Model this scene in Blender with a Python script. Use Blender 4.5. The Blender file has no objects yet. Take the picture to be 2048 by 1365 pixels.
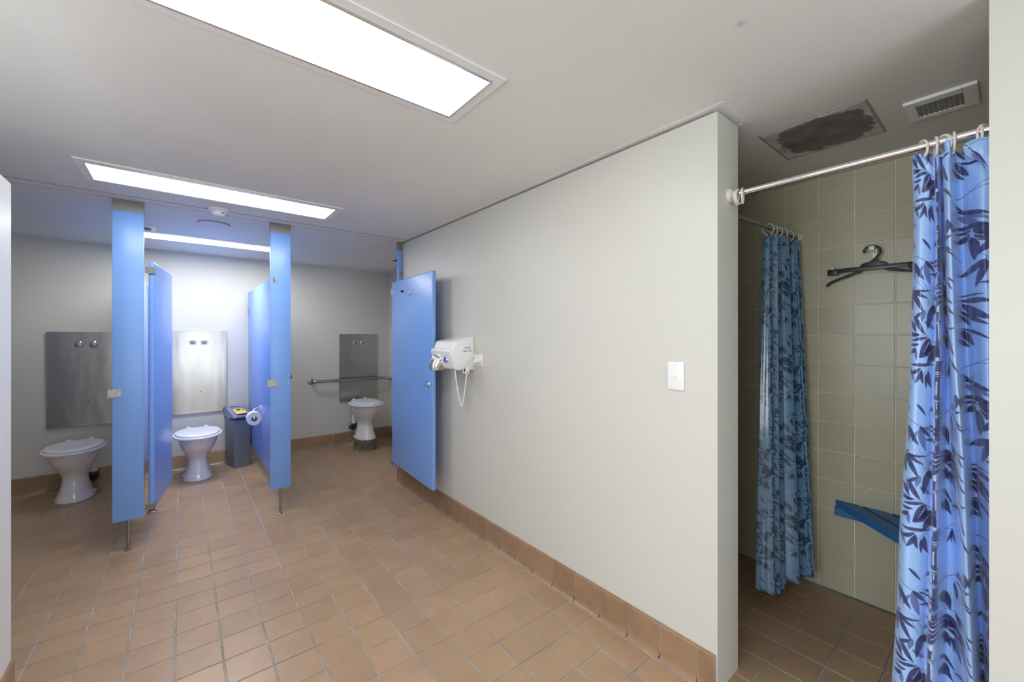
import bpy, bmesh, math, random
import numpy as np
from mathutils import Vector, Matrix
random.seed(7)
PI = math.pi
C = bpy.context.scene.collection

# ------------------------------------------------------------------ camera, world, lights, exposure
H = 2.394                                   # ceiling height
cam_d = bpy.data.cameras.new('camera')
cam = bpy.data.objects.new('camera', cam_d); C.objects.link(cam)
cam.location = (0, 0, 1.46)
cam.rotation_euler = (PI/2, 0, -math.radians(39.12))
cam_d.sensor_width = 36; cam_d.lens = 36*814/2048
cam_d.shift_y = -8.5/2048
cam_d.clip_start = 0.02
bpy.context.scene.camera = cam
w = bpy.data.worlds.new('world'); bpy.context.scene.world = w; w.use_nodes = True
w.node_tree.nodes['Background'].inputs[0].default_value = (.8, .85, 1, 1)
w.node_tree.nodes['Background'].inputs[1].default_value = 0.3
vs = bpy.context.scene.view_settings
vs.view_transform = 'Standard'; vs.look = 'None'; vs.gamma = 1; vs.use_curve_mapping = False
vs.exposure = 0.93
cy = bpy.context.scene.cycles
cy.max_bounces = 14; cy.diffuse_bounces = 9; cy.glossy_bounces = 5
# added soft fill lights, unseen, behind and to the left of the viewpoint
def fill_light(loc, rot, sx, sy, e):
    d = bpy.data.lights.new('fill_light', 'AREA'); d.shape = 'RECTANGLE'; d.size = sx; d.size_y = sy; d.energy = e; d.color = (.86, .93, 1)
    o = bpy.data.objects.new('fill_light', d); C.objects.link(o); o.location = loc; o.rotation_euler = rot; return o
fill_light((.45, -2.2, 1.2), (math.radians(90), 0, 0), 1.9, 1.9, 17)
fill_light((-2.4, .3, 1.5), (math.radians(90), 0, math.radians(-90)), 2.4, 1.6, 40)
LAMP = 6.6                                  # radiance of the fluorescent diffusers

# ------------------------------------------------------------------ materials
def mat(name, col, rough=.5, metal=0, bump=0, bscale=200, var=0, vscale=3, spec=.5, coat=0, tiles=False, emit=0):
    m = bpy.data.materials.new(name); m.use_nodes = True
    nt = m.node_tree; N = nt.nodes; L = nt.links
    p = N['Principled BSDF']
    p.inputs['Base Color'].default_value = (*col, 1)
    p.inputs['Roughness'].default_value = rough
    p.inputs['Metallic'].default_value = metal
    p.inputs['Specular IOR Level'].default_value = spec
    p.inputs['Coat Weight'].default_value = coat
    p.inputs['Coat Roughness'].default_value = .15
    if emit:
        p.inputs['Emission Color'].default_value = (*col, 1)
        p.inputs['Emission Strength'].default_value = emit
    tc = N.new('ShaderNodeTexCoord')
    src = tc.outputs['Object']
    if var or tiles:
        n = N.new('ShaderNodeTexNoise'); n.inputs['Scale'].default_value = vscale; n.inputs['Detail'].default_value = 5
        g = N.new('ShaderNodeNewGeometry')
        L.new(g.outputs['Position'], n.inputs['Vector'])
        mr = N.new('ShaderNodeMapRange'); mr.inputs[1].default_value = .3; mr.inputs[2].default_value = .7
        mr.inputs[3].default_value = 1-var; mr.inputs[4].default_value = 1+var
        L.new(n.outputs['Fac'], mr.inputs[0])
        val = mr.outputs[0]
        if tiles:
            oi = N.new('ShaderNodeObjectInfo')
            ad = N.new('ShaderNodeMath'); ad.operation = 'ADD'
            L.new(oi.outputs['Random'], ad.inputs[0]); L.new(g.outputs['Random Per Island'], ad.inputs[1])
            fr = N.new('ShaderNodeMath'); fr.operation = 'FRACT'; L.new(ad.outputs[0], fr.inputs[0])
            m2 = N.new('ShaderNodeMapRange'); m2.inputs[3].default_value = 1-tiles; m2.inputs[4].default_value = 1+tiles
            L.new(fr.outputs[0], m2.inputs[0])
            mu = N.new('ShaderNodeMath'); mu.operation = 'MULTIPLY'; L.new(val, mu.inputs[0]); L.new(m2.outputs[0], mu.inputs[1]); val = mu.outputs[0]
        sc = N.new('ShaderNodeVectorMath'); sc.operation = 'SCALE'
        sc.inputs[0].default_value = col; L.new(val, sc.inputs['Scale'])
        L.new(sc.outputs[0], p.inputs['Base Color'])
        m['colour_out'] = 1
    if bump:
        b = N.new('ShaderNodeBump'); b.inputs['Strength'].default_value = bump; b.inputs['Distance'].default_value = .001
        n2 = N.new('ShaderNodeTexNoise'); n2.inputs['Scale'].default_value = bscale; n2.inputs['Detail'].default_value = 3
        L.new(src, n2.inputs['Vector']); L.new(n2.outputs['Fac'], b.inputs['Height']); L.new(b.outputs[0], p.inputs['Normal'])
    return m

M = {}
M['wall'] = mat('painted_wall', (.62, .61, .555), .42, bump=.25, bscale=120, var=.015, vscale=1.2)
M['wall2'] = mat('painted_block_wall', (.61, .60, .555), .5, bump=.8, bscale=60, var=.02, vscale=2)
M['white_wall'] = mat('white_painted_wall', (.84, .85, .86), .4, bump=.25, bscale=110, var=.01)
M['ceil'] = mat('ceiling_paint', (.78, .78, .765), .7, bump=.5, bscale=300, var=.02, vscale=2)
M['blue'] = mat('blue_laminate', (.20, .39, .84), .3, bump=.06, bscale=400, var=.02, vscale=4)
M['blue_edge'] = mat('blue_edge', (.13, .31, .80), .35, var=.02)
M['bench'] = mat('blue_painted_timber', (.035, .16, .42), .45, bump=.3, bscale=90, var=.06, vscale=12)
M['floor_tile'] = mat('terracotta_floor_tile', (.415, .272, .168), .30, bump=.25, bscale=160, var=.07, vscale=5, tiles=.07)
M['base_tile'] = mat('brown_glazed_tile', (.31, .19, .11), .28, bump=.15, bscale=90, var=.12, vscale=9, tiles=.07)
M['grout'] = mat('grey_grout', (.37, .36, .345), .8, bump=.5, bscale=300, var=.3, vscale=9)
M['sh_tile'] = mat('olive_wall_tile', (.50, .47, .345), .3, bump=.1, bscale=60, var=.03, vscale=3, tiles=.04)
M['sh_grout'] = mat('cream_grout', (.80, .77, .62), .8, var=.08, vscale=8)
M['white'] = mat('white_plastic', (.82, .82, .82), .25, var=.01)
M['white_enamel'] = mat('white_enamel', (.85, .86, .87), .14, coat=.3, var=.01)
M['ceramic'] = mat('vitreous_china', (.80, .79, .81), .09, coat=.5, var=.015, vscale=5)
M['seat'] = mat('white_toilet_seat', (.83, .83, .87), .18, var=.01)
M['chrome'] = mat('chrome', (.82, .82, .83), .09, 1, var=.03)
M['steel'] = mat('satin_steel', (.36, .35, .33), .33, 1, bump=.1, bscale=200, var=.08, vscale=20)
M['bracket'] = mat('zinc_bracket', (.36, .355, .33), .35, 1, var=.08, vscale=40)
M['cap'] = mat('grey_metal_cap', (.22, .22, .20), .4, .3, var=.06, vscale=20)
M['hole'] = mat('black_recess', (.02, .02, .02), .8, var=.05)
M['black'] = mat('black_plastic', (.012, .012, .014), .4, var=.1)
M['dkplastic'] = mat('charcoal_plastic', (.03, .035, .036), .35, var=.1, vscale=30)
M['bin'] = mat('grey_bin_plastic', (.155, .175, .22), .38, var=.04, bump=.1)
M['binlid'] = mat('blue_grey_lid_plastic', (.20, .24, .34), .35, var=.04)
M['yellow'] = mat('yellow_sticker', (.85, .58, .10), .5, var=.05)
M['sign'] = mat('white_print', (.8, .8, .78), .5, var=.03)
M['ring'] = mat('cream_plastic', (.72, .70, .62), .35, var=.03)
M['cement'] = mat('mortar_plinth', (.15, .135, .09), .85, bump=1, bscale=90, var=.5, vscale=30)
M['paper'] = mat('tissue_paper', (.82, .82, .84), .9, bump=.4, bscale=300, var=.02)
M['card'] = mat('cardboard_core', (.35, .33, .33), .8, var=.05)
M['green'] = mat('green_rubber', (.01, .06, .05), .4, var=.1)
M['ink'] = mat('blue_ink', (.12, .22, .42), .6, var=.05)
M['vent'] = mat('vent_grey', (.30, .29, .28), .6, var=.08)
M['bluebtn'] = mat('blue_button', (.02, .10, .55), .15, coat=.5, var=.03)
M['beige'] = mat('beige_screw', (.55, .50, .32), .5, var=.05)
M['glow'] = mat('fluorescent_diffuser', (1.0, .985, .96), .5, var=0, emit=LAMP)
M['glow'].node_tree.nodes['Principled BSDF'].inputs['Emission Color'].default_value = (.97, .985, 1.0, 1)

M['glow2'] = mat('fluorescent_diffuser_new', (1.0, .985, .95), .5, var=0, emit=LAMP*2.5)
def add_nodes(m):
    return m.node_tree.nodes, m.node_tree.links
# brushed, slightly wavy stainless sheet
def sheet_mat():
    m = mat('brushed_stainless', (.47, .46, .44), .24, 1)
    N, L = add_nodes(m); p = N['Principled BSDF']
    g = N.new('ShaderNodeNewGeometry')
    mp = N.new('ShaderNodeMapping'); mp.inputs['Scale'].default_value = (160, 160, 2)
    L.new(g.outputs['Position'], mp.inputs[0])
    n = N.new('ShaderNodeTexNoise'); n.inputs['Scale'].default_value = 1; L.new(mp.outputs[0], n.inputs['Vector'])
    n2 = N.new('ShaderNodeTexNoise'); n2.inputs['Scale'].default_value = 4; n2.inputs['Detail'].default_value = 2
    mp2 = N.new('ShaderNodeMapping'); mp2.inputs['Scale'].default_value = (1, 1, .3)
    L.new(g.outputs['Position'], mp2.inputs[0]); L.new(mp2.outputs[0], n2.inputs['Vector'])
    b = N.new('ShaderNodeBump'); b.inputs['Strength'].default_value = .12; b.inputs['Distance'].default_value = .001
    L.new(n.outputs['Fac'], b.inputs['Height'])
    b2 = N.new('ShaderNodeBump'); b2.inputs['Strength'].default_value = .5; b2.inputs['Distance'].default_value = .012
    L.new(n2.outputs['Fac'], b2.inputs['Height']); L.new(b.outputs[0], b2.inputs['Normal'])
    L.new(b2.outputs[0], p.inputs['Normal'])
    r = N.new('ShaderNodeMapRange'); r.inputs[3].default_value = .14; r.inputs[4].default_value = .34
    L.new(n2.outputs['Fac'], r.inputs[0]); L.new(r.outputs[0], p.inputs['Roughness'])
    return m
M['sheet'] = sheet_mat()
# access panel in the shower ceiling: pale paint worn off to a dark mottled patch
def hatch_mat():
    m = mat('stained_hatch', (.4, .4, .38), .6)
    N, L = add_nodes(m); p = N['Principled BSDF']
    tc = N.new('ShaderNodeTexCoord')
    n = N.new('ShaderNodeTexNoise'); n.inputs['Scale'].default_value = 14; n.inputs['Detail'].default_value = 6; n.inputs['Roughness'].default_value = .65
    L.new(tc.outputs['Generated'], n.inputs['Vector']); n.inputs['Scale'].default_value = 5
    s = N.new('ShaderNodeSeparateXYZ'); L.new(tc.outputs['Generated'], s.inputs[0])
    def mth(op, a, b=None):
        x = N.new('ShaderNodeMath'); x.operation = op
        for i, v in enumerate((a, b)):
            if v is None: continue
            if isinstance(v, (int, float)): x.inputs[i].default_value = v
            else: L.new(v, x.inputs[i])
        return x.outputs[0]
    dx = mth('MULTIPLY', mth('SUBTRACT', s.outputs[0], .50), 2.1)
    dy = mth('MULTIPLY', mth('SUBTRACT', s.outputs[1], .48), 2.15)
    r = mth('ADD', mth('POWER', mth('ABSOLUTE', dx), 3.), mth('POWER', mth('ABSOLUTE', dy), 3.))
    r2 = mth('ADD', r, mth('MULTIPLY', mth('SUBTRACT', n.outputs['Fac'], .5), 2.2))
    cr = N.new('ShaderNodeValToRGB'); L.new(r2, cr.inputs[0])
    e = cr.color_ramp.elements; e[0].position = 1.0; e[0].color = (.20, .195, .185, 1); e[1].position = 1.0; e[1].color = (.62, .61, .59, 1); e[0].position = .86
    n3 = N.new('ShaderNodeTexNoise'); n3.inputs['Scale'].default_value = 4; n3.inputs['Detail'].default_value = 5
    L.new(tc.outputs['Generated'], n3.inputs['Vector'])
    mx = N.new('ShaderNodeMix'); mx.data_type = 'RGBA'; mx.blend_type = 'MULTIPLY'; mx.inputs[0].default_value = .7
    c2 = N.new('ShaderNodeValToRGB'); L.new(n3.outputs['Fac'], c2.inputs[0])
    c2.color_ramp.elements[0].position = .35; c2.color_ramp.elements[0].color = (.55, .55, .55, 1)
    c2.color_ramp.elements[1].position = .62; c2.color_ramp.elements[1].color = (1.25, 1.25, 1.25, 1)
    L.new(cr.outputs[0], mx.inputs[6]); L.new(c2.outputs[0], mx.inputs[7]); L.new(mx.outputs[2], p.inputs['Base Color'])
    return m
M['hatch'] = hatch_mat()
def print_mat():
    m = mat('bamboo_print_vinyl', (.3, .5, .9), .3, spec=.5)
    N, L = add_nodes(m); p = N['Principled BSDF']
    a = N.new('ShaderNodeVertexColor'); a.layer_name = 'print'
    L.new(a.outputs[0], p.inputs['Base Color'])
    p.inputs['Sheen Weight'].default_value = .2
    tc = N.new('ShaderNodeTexCoord'); n = N.new('ShaderNodeTexNoise'); n.inputs['Scale'].default_value = 22; n.inputs['Detail'].default_value = 2
    mp = N.new('ShaderNodeMapping'); mp.inputs['Scale'].default_value = (1, 1, .3)
    L.new(tc.outputs['Object'], mp.inputs[0]); L.new(mp.outputs[0], n.inputs['Vector'])
    b = N.new('ShaderNodeBump'); b.inputs['Strength'].default_value = .35; b.inputs['Distance'].default_value = .004
    L.new(n.outputs['Fac'], b.inputs['Height']); L.new(b.outputs[0], p.inputs['Normal'])
    return m
M['print'] = print_mat()
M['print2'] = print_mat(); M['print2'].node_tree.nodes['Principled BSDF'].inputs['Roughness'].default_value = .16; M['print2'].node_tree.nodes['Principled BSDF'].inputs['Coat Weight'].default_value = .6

# ------------------------------------------------------------------ mesh helpers
class MB:
    def __init__(s): s.v = []; s.f = []; s.sm = []
    def add(s, vs_, fs, smooth=False, mtx=None):
        o = len(s.v)
        s.v += [tuple(mtx @ Vector(v)) if mtx is not None else tuple(v) for v in vs_]
        s.f += [tuple(i+o for i in f) for f in fs]; s.sm += [smooth]*len(fs); return s
    def box(s, a, b, bev=0, mtx=None, seg=2):
        bm = bmesh.new(); bmesh.ops.create_cube(bm, size=1)
        for v in bm.verts: v.co = Vector([(a[i]+b[i])/2 + v.co[i]*(b[i]-a[i]) for i in range(3)])
        if bev: bmesh.ops.bevel(bm, geom=bm.edges[:], offset=bev, segments=seg, affect='EDGES', profile=.5)
        bm.verts.index_update()
        s.add([v.co[:] for v in bm.verts], [[v.index for v in f.verts] for f in bm.faces], bool(bev) and seg > 1, mtx); bm.free(); return s
    def prism(s, pts, y0, y1, axis='y', bev=0, mtx=None):
        # pts 2-D outline (CCW), extruded along axis
        n = len(pts)
        def P(p, t): return {'y': (p[0], t, p[1]), 'z': (p[0], p[1], t), 'x': (t, p[0], p[1])}[axis]
        vs_ = [P(p, y0) for p in pts] + [P(p, y1) for p in pts]
        fs = [list(range(n))[::-1], list(range(n, 2*n))] + [[i, (i+1) % n, n+(i+1) % n, n+i] for i in range(n)]
        bm = bmesh.new(); bv = [bm.verts.new(v) for v in vs_]
        for f in fs: bm.faces.new([bv[i] for i in f])
        bmesh.ops.recalc_face_normals(bm, faces=bm.faces[:])
        if bev: bmesh.ops.bevel(bm, geom=bm.edges[:], offset=bev, segments=3, affect='EDGES', profile=.5)
        bm.verts.index_update()
        s.add([v.co[:] for v in bm.verts], [[v.index for v in f.verts] for f in bm.faces], bool(bev), mtx); bm.free(); return s
    def tube(s, pts, r, n=12, closed=False, cap=True, mtx=None):
        P = [Vector(p) for p in pts]; m = len(P); rs = r if isinstance(r, (list, tuple)) else [r]*m
        vs_ = []; up = None
        for i in range(m):
            t = ((P[(i+1) % m]-P[i-1]) if closed else (P[min(i+1, m-1)]-P[max(i-1, 0)])).normalized()
            if up is None:
                up = Vector((0, 0, 1)) if abs(t.z) < .9 else Vector((1, 0, 0))
            a = (up - t*up.dot(t)).normalized(); up = a; b = t.cross(a)
            for k in range(n):
                an = 2*PI*k/n; vs_.append(P[i]+(a*math.cos(an)+b*math.sin(an))*rs[i])
        fs = []
        for i in range(m if closed else m-1):
            for k in range(n):
                j = (i+1) % m
                fs.append([i*n+k, i*n+(k+1) % n, j*n+(k+1) % n, j*n+k])
        s.add(vs_, fs, True, mtx)
        if cap and not closed:
            o = len(s.v)-len(vs_)
            s.f += [tuple(o+k for k in range(n))[::-1], tuple(o+(m-1)*n+k for k in range(n))]; s.sm += [False, False]
        return s
    def lathe(s, prof, n=24, mtx=None):
        vs_ = []; fs = []; m = len(prof)
        for r, z in prof:
            for k in range(n): vs_.append((r*math.cos(2*PI*k/n), r*math.sin(2*PI*k/n), z))
        for i in range(m-1):
            for k in range(n): fs.append([i*n+k, i*n+(k+1) % n, (i+1)*n+(k+1) % n, (i+1)*n+k])
        s.add(vs_, fs, True, mtx)
        o = len(s.v)-len(vs_)
        s.f += [tuple(o+k for k in range(n))[::-1], tuple(o+(m-1)*n+k for k in range(n))]; s.sm += [False, False]
        return s
    def build(s, name, m, parent=None):
        me = bpy.data.meshes.new(name); me.from_pydata(s.v, [], s.f)
        me.polygons.foreach_set('use_smooth', s.sm)
        me.materials.append(m if not isinstance(m, str) else M[m])
        bm = bmesh.new(); bm.from_mesh(me); bmesh.ops.recalc_face_normals(bm, faces=bm.faces[:]); bm.to_mesh(me); bm.free()
        me.update()
        if any(s.sm):
            try: me.set_sharp_from_angle(angle=math.radians(38))
            except Exception: pass
        o = bpy.data.objects.new(name, me); C.objects.link(o)
        if parent: o.parent = parent
        return o
def link(name, me, parent, loc=(0, 0, 0), rot=(0, 0, 0), sc=(1, 1, 1)):
    o = bpy.data.objects.new(name, me); C.objects.link(o); o.parent = parent
    o.location = loc; o.rotation_euler = rot; o.scale = sc; return o
def tag(o, label, cat, group=None, kind=None):
    o['label'] = label; o['category'] = cat
    if group: o['group'] = group
    if kind: o['kind'] = kind
    return o
def thing(name, label, cat, loc=(0, 0, 0), rz=0, group=None):
    o = bpy.data.objects.new(name, None); C.objects.link(o); o.location = loc; o.rotation_euler = (0, 0, rz)
    o.empty_display_size = .05
    return tag(o, label, cat, group)
def struct(o, label, cat='structure'):
    o['kind'] = 'structure'; o['label'] = label; o['category'] = cat; return o
def R(axis, deg): return Matrix.Rotation(math.radians(deg), 4, axis)
def T(x, y, z): return Matrix.Translation((x, y, z))

# ------------------------------------------------------------------ camera maths used only to count which tiles show
A_ = math.radians(39.12); FW = (math.sin(A_), math.cos(A_)); RT = (math.cos(A_), -math.sin(A_))
def proj(x, y, z):
    d = x*FW[0]+y*FW[1]; l = x*RT[0]+y*RT[1]
    if d < .05: return (-9999, -9999)
    return (1024+814*l/d, 674+(1.46-z)*814/d)

# ------------------------------------------------------------------ setting: shell
XL, YN, YB = -2.5, -2.3, 5.77
fl = struct(MB().box((XL, YN, -.08), (3.0, YB, -.0035)).build('floor', 'grout'), 'brown square-tiled bathroom floor with grey grout', 'floor')
ce = struct(MB().box((XL, YN, H), (3.0, YB, H+.08)).build('ceiling', 'ceil'), 'pale grey painted flat ceiling', 'ceiling')
# small smudge on the ceiling paint
N, L = add_nodes(M['ceil'])
g = N.new('ShaderNodeNewGeometry'); dd = N.new('ShaderNodeVectorMath'); dd.operation = 'DISTANCE'; dd.inputs[1].default_value = (1.294, .511, H)
L.new(g.outputs['Position'], dd.inputs[0])
mr = N.new('ShaderNodeMapRange'); mr.inputs[1].default_value = .003; mr.inputs[2].default_value = .018; mr.inputs[3].default_value = .72; mr.inputs[4].default_value = 1
L.new(dd.outputs['Value'], mr.inputs[0])
p = N['Principled BSDF']; old = p.inputs['Base Color'].links[0].from_socket
sc = N.new('ShaderNodeVectorMath'); sc.operation = 'SCALE'; L.new(old, sc.inputs[0]); L.new(mr.outputs[0], sc.inputs['Scale']); L.new(sc.outputs[0], p.inputs['Base Color'])

WT = H-.012
struct(MB().box((XL, YB, 0), (2.45, YB+.1, H)).build('wall_back', 'wall2'), 'pale rendered back wall behind the toilets', 'wall')
struct(MB().box((1.70, .76, 0), (1.896, 3.92, WT)).build('wall_right', 'wall'), 'long cream painted partition wall with the hand dryer', 'wall')
struct(MB().box((1.896, 3.80, 0), (2.45, 3.92, H)).build('wall_cubicle_return', 'wall'), 'cream return wall at the front of the right-hand cubicle', 'wall')
struct(MB().box((2.37, 3.92, 0), (2.45, YB, H)).build('wall_cubicle_side', 'wall2'), 'cream side wall of the right-hand cubicle', 'wall')
struct(MB().box((1.70, -.98, 0), (1.90, .04, H)).build('wall_near', 'wall'), 'cream wall edge at the right of the shower opening', 'wall')
struct(MB().box((1.70, YN, 0), (1.90, -.98, H)).build('wall_near_return', 'wall'), 'cream wall behind the viewpoint', 'wall')
shw = struct(MB().box((2.918, -.30, 0), (3.0, 1.86, H)).build('wall_shower', 'sh_grout'), 'shower wall of large olive cream tiles', 'wall')
struct(MB().box((1.90, -.30, 0), (2.918, -.20, H)).build('wall_shower_near', 'sh_tile'), 'near side wall of the shower compartment', 'wall')
struct(MB().box((1.896, 1.76, 0), (2.918, 1.86, H)).build('wall_shower_far', 'sh_tile'), 'far side wall of the shower compartment', 'wall')
struct(MB().box((XL-.1, YN, 0), (XL, YB, H)).build('wall_left', 'wall'), 'cream left wall of the room', 'wall')
struct(MB().box((XL, YN-.1, 0), (3.0, YN, H)).build('wall_front', 'wall'), 'cream wall behind the viewpoint', 'wall')
struct(MB().box((-.68, 1.25, 0), (-.533, 2.554, 2.078)).build('wall_dwarf', 'white_wall'), 'white painted screen wall ending short of the ceiling at far left', 'wall')

struct(MB().box((XL, 2.45, 0), (-.68, 2.554, 2.078)).build('wall_added_screen', 'wall'), 'added cream screen wall running left, unseen, darkening the left flush panel reflection', 'wall')  # wall added out of view so the left flush panel mirrors something darker
# ceiling cover strip above the cubicle fronts and the metal bead around the wall end
t1 = struct(MB().box((XL, 3.702, H-.002), (1.70, 3.798, H+.001)).build('trim_1', 'ceil'), 'flat cover strip across the ceiling over the cubicle fronts', 'trim')
for yj in (3.699, 3.801): MB().box((XL, yj-.002, H-.0023), (1.70, yj+.002, H+.001)).build('joint', 'cap', t1)  # dark strips stand in for the shadow gaps along the cover strip
tb = MB(); z0 = H-.004
z0 = H-.0018; tb.box((1.668, .722, z0), (1.692, 3.9, H+.001)).box((1.692, .722, z0), (1.92, .745, H+.001)).box((1.904, .745, z0), (1.92, .80, H+.001))
struct(tb.build('trim_2', 'ceil'), 'thin painted bead where the ceiling meets the partition wall', 'trim')

# ---- floor tiles
PX, PY, JX, JY = .1714, .1716, .0070, .0062
OX, OY = 1.178, .353
def tile_mesh(name, wx, wy, th, m, ch=.0016):
    a, b = wx/2, wy/2
    v = [(-a, -b, -th), (a, -b, -th), (a, b, -th), (-a, b, -th), (-a, -b, -ch), (a, -b, -ch), (a, b, -ch), (-a, b, -ch),
         (-a+ch, -b+ch, 0), (a-ch, -b+ch, 0), (a-ch, b-ch, 0), (-a+ch, b-ch, 0)]
    f = [(0, 1, 5, 4), (1, 2, 6, 5), (2, 3, 7, 6), (3, 0, 4, 7), (4, 5, 9, 8), (5, 6, 10, 9), (6, 7, 11, 10), (7, 4, 8, 11), (8, 9, 10, 11)]
    me = bpy.data.meshes.new(name); me.from_pydata(v, [], f); me.materials.append(M[m]); me.update(); return me, v, f
fm, fv, ff = tile_mesh('tile', PX-JX, PY-JY, .006, 'floor_tile')
def in_room(x, y):
    if y > 5.70 or y < -1.2: return False
    if x < -2.3: return False
    if x < 1.62: return True
    if 1.62 <= x <= 1.92: return .02 < y < .80 or (x < 1.71 and y > 3.9) or y > 3.95
    if x <= 2.30 and y > 3.95: return True
    return 1.92 < x < 2.9 and -.15 < y < 1.7
cand = []
for i in range(-20, 11):
    for j in range(-8, 33):
        cx = OX+(i+.5)*PX; cy = OY+(j+.5)*PY
        if not in_room(cx, cy): continue
        if 1.62 < cx < 1.70 and .80 < cy < 3.9: continue
        u, v = proj(cx, cy, 0)
        seen = -60 < u < 2110 and v < 1440 and cx*FW[0]+cy*FW[1] > .3
        if seen and 1.9 < cx < 2.5 and cy > 3.9 and cx/cy > 1.70/3.92+.02: seen = False
        if seen and cx > 1.9 and cy < 2 and cy/cx > .82/1.896+.05: seen = False
        if cx < -.5 and cy < 2.5 and cx/cy < -.21: seen = False
        cand.append((0 if seen else 1, cx*FW[0]+cy*FW[1] if seen else 9, cx, cy))
cand.sort()
rest = MB(); nt_ = 0
for k, (s_, d_, cx, cy) in enumerate(cand):
    dz = random.uniform(-.0005, .0004)
    if s_ == 0 and nt_ < 300:
        link('tile', fm, fl, (cx, cy, dz), (random.uniform(-.002, .002), random.uniform(-.002, .002), 0)); nt_ += 1
    else:
        rest.add(fv, ff, False, T(cx, cy, dz))
ro = rest.build('tile_field', 'floor_tile', fl); ro['kind'] = 'stuff'

# ---- tiled skirting: each tile its own object along a run
prof = [(0, 0), (.031, 0), (.030, .0025), (.024, .006), (.0175, .013), (.0135, .023), (.0118, .034), (.0112, .140), (.010, .148), (.006, .1535), (0, .155)]
def skirt_mesh(wd):
    # local: x along the wall, y out of the wall
    mb = MB(); n = len(prof); h = wd/2
    vs_ = [(-h, p[0], p[1]) for p in prof]+[(h, p[0], p[1]) for p in prof]
    fs = [tuple(range(n)), tuple(range(n, 2*n))[::-1]]+[(i, i+1, n+i+1, n+i) for i in range(n-1)]
    mb.add(vs_, fs, True); ob = mb.build('tile', 'base_tile'); me = ob.data; bpy.data.objects.remove(ob); return me
sk = skirt_mesh(PY-.005)
def skirting(name, p0, p1, nrm, first, label, pitch=PY):
    # p0->p1 along wall foot; nrm outward; first = offset of first joint
    d = Vector((p1[0]-p0[0], p1[1]-p0[1], 0)); Ln = d.length; d.normalize(); n_ = Vector((*nrm, 0))
    cu = Matrix(((d.x, n_.x, 0, 0), (d.y, n_.y, 0, 0), (0, 0, 1, 0), (0, 0, 0, 1)))
    base = MB().box((0, 0, 0), (Ln, .0095, .149)).box((0, .0095, -.001), (Ln, .037, .0012))
    ob = base.build(name, 'grout'); ob.matrix_world = T(p0[0], p0[1], 0) @ cu
    struct(ob, label, 'skirting')
    t = first
    while t < Ln-.001:
        a, b = max(t, 0), min(t+pitch, Ln)
        if b-a > .02:
            link('tile', sk, ob, ((a+b)/2, 0, 0), sc=((b-a-.005)/(PY-.005), 1, 1))
        t += pitch
    return ob
skirting('baseboard_right', (1.70, 3.915), (1.70, .765), (-1, 0), 3.915-(OY+21*PY)-PY if False else -.012, 'brown coved skirting tiles along the cream partition wall')
skirting('baseboard_back', (-2.2, YB), (2.36, YB), (0, -1), -.002-.155, 'brown skirting tiles along the back wall')
skirting('baseboard_cubicle', (2.37, YB-.02), (2.37, 3.93), (-1, 0), 0, 'brown skirting tiles on the cubicle side wall')
skirting('baseboard_left', (-.533, 1.26), (-.533, 2.55), (1, 0), -.05, 'brown skirting tiles on the white screen wall at far left')

# ---- shower wall tiles
PS = .1677; sm_, sv, sf = tile_mesh('tile', PS-.0056, PS-.0056, .006, 'sh_tile', .0012)
rr = (0, -PI/2, 0)
for i in range(10):
    for j in range(15):
        y0, y1 = .0525-PS*1+i*PS, .0525-PS*1+(i+1)*PS; zz0 = .128+(j-1)*PS; zz1 = zz0+PS
        a = max(zz0, 0); b = min(zz1, H)
        if b-a < .02: continue
        link('tile', sm_, shw, (2.911+random.uniform(-.0006, .0006), (y0+y1)/2, (a+b)/2), (random.uniform(-.003, .003), -PI/2+random.uniform(-.003, .003), 0), ((b-a-.0045)/(PS-.0045), 1, 1))

# ------------------------------------------------------------------ ceiling lights
def lamp(y0, y1, label, gm='glow'):
    x0, x1 = -.44, .915
    t = thing('ceiling_light', label, 'light', ((x0+x1)/2, (y0+y1)/2, H))
    cx, cy = (x1-x0)/2, (y1-y0)/2
    fr = MB(); e = .036
    for a, b in (((-cx, -cy), (cx, -cy+e)), ((-cx, cy-e), (cx, cy)), ((-cx, -cy+e), (-cx+e, cy-e)), ((cx-e, -cy+e), (cx, cy-e))):
        fr.box((*a, -.007), (*b, 0), .0015, seg=1)
    fr.build('frame', 'white', t)
    ri = MB(); e0, e1 = e+.001, e+.008
    for a, b in (((-cx+e0, -cy+e0), (cx-e0, -cy+e1)), ((-cx+e0, cy-e1), (cx-e0, cy-e0)), ((-cx+e0, -cy+e1), (-cx+e1, cy-e1)), ((cx-e1, -cy+e1), (cx-e0, cy-e1))):
        ri.box((*a, -.012), (*b, -.001), .002, seg=1)
    ri.build('inner_rim', 'chrome', t)
    MB().box((-cx+e1+.001, -cy+e1+.001, -.007), (cx-e1-.001, cy-e1-.001, -.001)).build('diffuser', gm, t)
    return t
lamp(1.155, 1.535, 'long fluorescent ceiling light nearest the viewpoint, running out of the top of the photo')
lamp(3.065, 3.445, 'slim bright ceiling light just in front of the blue cubicle fronts')
lamp(4.79, 5.13, 'ceiling light inside the cubicles, seen between the two blue pilasters', 'glow2')

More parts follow.
